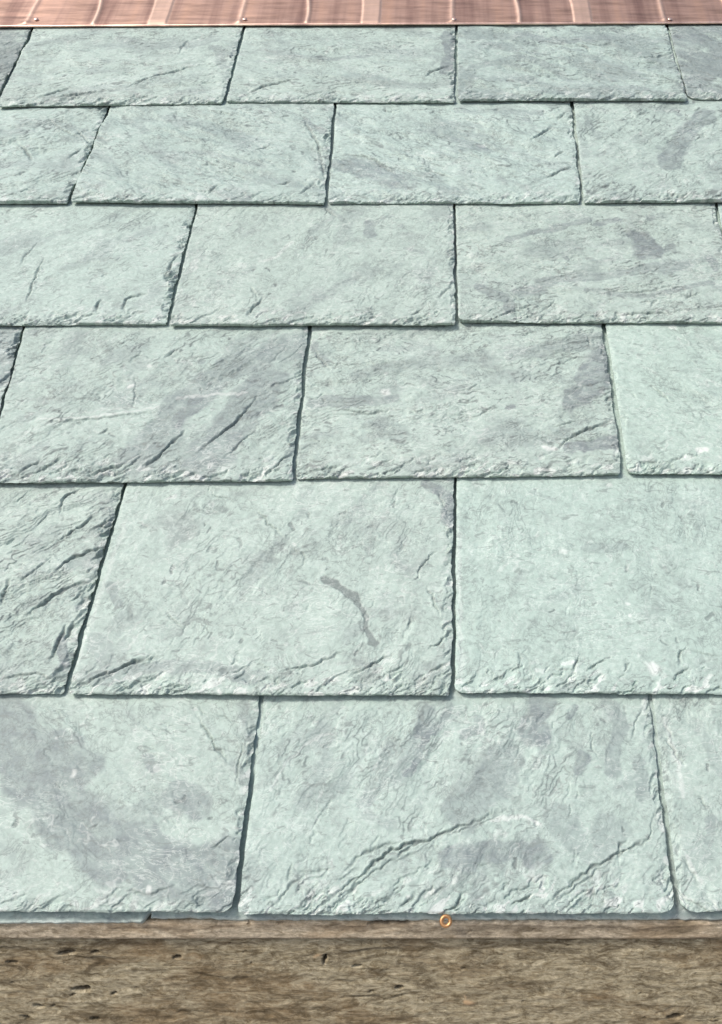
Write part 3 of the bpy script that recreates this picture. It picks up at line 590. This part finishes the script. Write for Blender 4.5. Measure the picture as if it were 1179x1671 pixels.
for x in (60, 400, 741, 1093, 1445):
    vs, fs = dome(0.0032, 0.0012)
    if nm is None: nm = pydata('nail', vs, fs, hem.data.materials[0], fl, True); n_ = nm
    else: n_ = nm.copy(); C.objects.link(n_); n_.parent = fl
    q = roof(x, 33, hcop); n_.location = (q[0], q[1] - v0, 0.0018)

# ------------------------------------------------------------------ wood under the eave
def board(name, x0, x1, ztop, zbot, yfront, depth, mat, label, seed, holes=(), pales=(), amp=1.0):
    st = 0.0010
    xs = np.arange(x0, x1, st); zs = np.arange(zbot, ztop, st); zs = np.append(zs, ztop)
    XX, ZZ = np.meshgrid(xs, zs)
    wx = XX + 0.006 * fbm(XX * 50, ZZ * 90, seed, 3); wz = ZZ + 0.0045 * fbm(XX * 34, ZZ * 50, seed + 1, 4)
    H = 0.0005 * amp * fbm(wx * 20, wz * 150, seed + 2, 4) + 0.0002 * amp * fbm(wx * 110, wz * 210, seed + 3, 4) + 0.0000 * amp * terrace(fbm(wx * 30, wz * 120, seed + 3, 4) * 3, .3)
    g = fbm(wx * 9, wz * 110, seed + 4, 4)
    H = H - 0.0006 * amp * sst(0.46, 0.66, g)
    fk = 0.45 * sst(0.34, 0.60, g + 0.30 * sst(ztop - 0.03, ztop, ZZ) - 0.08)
    sp = fbm(wx * 70, wz * 160, seed + 6, 3); m = sst(0.72, 0.85, sp); H = H - 0.0010 * amp * m; fk = np.maximum(fk, m * .7)
    pl = np.zeros_like(H)
    for (hx, hz, rx, rz) in holes:
        m = sst(1.2, 0.6, np.hypot((wx - hx) / rx, (wz - hz) / rz)); H = H - 0.005 * m; fk = np.maximum(fk, m)
    for (hx, hz, rx, rz, am) in pales:
        m = sst(1.2, 0.5, np.hypot((wx - hx) / rx, (wz - hz) / rz)); H = H + 0.0006 * m; pl = np.maximum(pl, am * m)
    e = np.minimum(ztop - ZZ, ZZ - zbot); H = H - 0.0014 * (1 - np.clip(e / 0.002, 0, 1)) ** 1.5
    e = np.zeros(1)
    # local: x right, y up, z outwards; the object is stood upright
    cx, cz = 0.5 * (x0 + x1), 0.5 * (ztop + zbot)
    o = grid_mesh(name, XX - cx, ZZ - cz, H, mat, -depth, {'fleck': fk, 'pale': pl})
    # grain runs along x: store with y as the vertical
    o.location = (cx, yfront, cz); o.rotation_euler = (math.pi / 2, 0, 0)
    return tag(o, label, 'board')

def on_vertical(x, y, yf):        # point on the upright plane Y = yf seen at that place in the photograph
    a = (x - 745.0) / F; b = -(y - 835.5) / F
    # direction in the roof frame
    dv = CT + b * ST; dn = -ST + b * CT
    c = np.array(world(0, VC, HT + HC)); dr = np.array(world(a, dv, dn)) - np.array(EAVE)
    t = (yf - c[1]) / dr[1]; p = c + t * dr
    return float(p[0]), float(p[2])
lip = world(0, roof(745, 1500, HT - T - 0.0035)[1], HT - T - 0.009)
YF = lip[1] - 0.0016               # face of the batten
zt = on_vertical(745, 1504, YF)[1]; zb = on_vertical(745, 1534, YF)[1]
board('eave_batten', -1.3, 1.3, zt, zb, YF, 0.03, WOOD_TOP, 'narrow olive brown wooden batten directly under the lip of the slates', 401, amp=.5,
      holes=[(on_vertical(640, 1512, YF)[0], on_vertical(640, 1508, YF)[1], .016, .0022)])
YL = YF + 0.004
zl = zb - 0.0015
P = lambda x, y: on_vertical(x, y, YL)
hl = [(*P(x, y), rx, rz) for x, y, rx, rz in [(134, 1613, .0034, .0018), (182, 1624, .0028, .0013), (67, 1646, .0036, .0018), (45, 1658, .0025, .0014), (1100, 1657, .0045, .0022), (648, 1614, .004, .0014), (533, 1566, .0011, .0035), (583, 1571, .004, .0014), (110, 1556, .006, .0016), (290, 1563, .004, .0014), (158, 1661, .003, .0015), (160, 1553, .002, .001), (20, 1572, .006, .001)]]
pls = [(*P(520, 1561), .002, .0012, .4), (*P(768, 1634), .004, .0028, .75), (*P(765, 1625), .0012, .003, .5)]
board('fascia_board', -1.3, 1.3, zl, zl - 0.16, YL, 0.028, WOOD_LOW, 'wide weathered brown board with knots and dark pits along the bottom edge of the picture', 402, holes=hl, pales=pls, amp=1.2)

# little copper eyelet lying against the batten
def torus(R_, r_, a=28, b=12):
    vs = []; fs = []
    for i in range(a):
        t = 2 * math.pi * i / a
        for j in range(b):
            q = 2 * math.pi * j / b; rr = R_ + r_ * math.cos(q); vs.append((rr * math.cos(t), rr * math.sin(t), r_ * math.sin(q)))
    for i in range(a):
        for j in range(b):
            i2 = (i + 1) % a; j2 = (j + 1) % b; fs.append((i * b + j, i2 * b + j, i2 * b + j2, i * b + j2))
    return vs, fs
vs, fs = torus(0.0031, 0.0013)
rx_, rz_ = on_vertical(728, 1503, YF - 0.0085)
ring = pydata('copper_ring', vs, fs, BRIGHT, None, True)
ring.location = (rx_, YF - 0.0085, rz_); ring.rotation_euler = (PITCH + R(14), 0, R(5))
tag(ring, 'tiny bright copper ring stuck to the batten below the middle bottom slate', 'ring')

# ------------------------------------------------------------------ deck, wall and ground behind it all
def box(name, lo, hi, mat, kind=None, label=None, cat=None, rx=0, loc=(0, 0, 0)):
    x0, y0, z0 = lo; x1, y1, z1 = hi
    vs = [(x, y, z) for x in (x0, x1) for y in (y0, y1) for z in (z0, z1)]
    fs = [(0, 1, 3, 2), (4, 6, 7, 5), (0, 4, 5, 1), (2, 3, 7, 6), (0, 2, 6, 4), (1, 5, 7, 3)]
    o = pydata(name, vs, fs, mat); o.location = loc; o.rotation_euler = (rx, 0, 0)
    if kind: o['kind'] = kind
    if label: tag(o, label, cat)
    return o
deckv = v0 + 0.20
box('roof_deck', (-1.3, 0.02, -0.03), (1.3, deckv, 0.0), FELT, label='black felted roof deck hidden beneath the slates', cat='roof', rx=PITCH, loc=EAVE)
top = world(0, deckv, 0)
box('wall', (-1.3, YL + 0.09, 0.0), (1.3, YL + 0.25, EAVE[2] - 0.04), RENDER, label='plain rendered wall standing below the eave board', cat='wall')
gv = [(-60, -60, 0), (60, -60, 0), (60, 60, 0), (-60, 60, 0)]
g = pydata('ground', gv, [(0, 1, 2, 3)], PAVING); g['kind'] = 'structure'
print('verts', sum(len(o.data.vertices) for o in bpy.data.objects if o.type == 'MESH'))
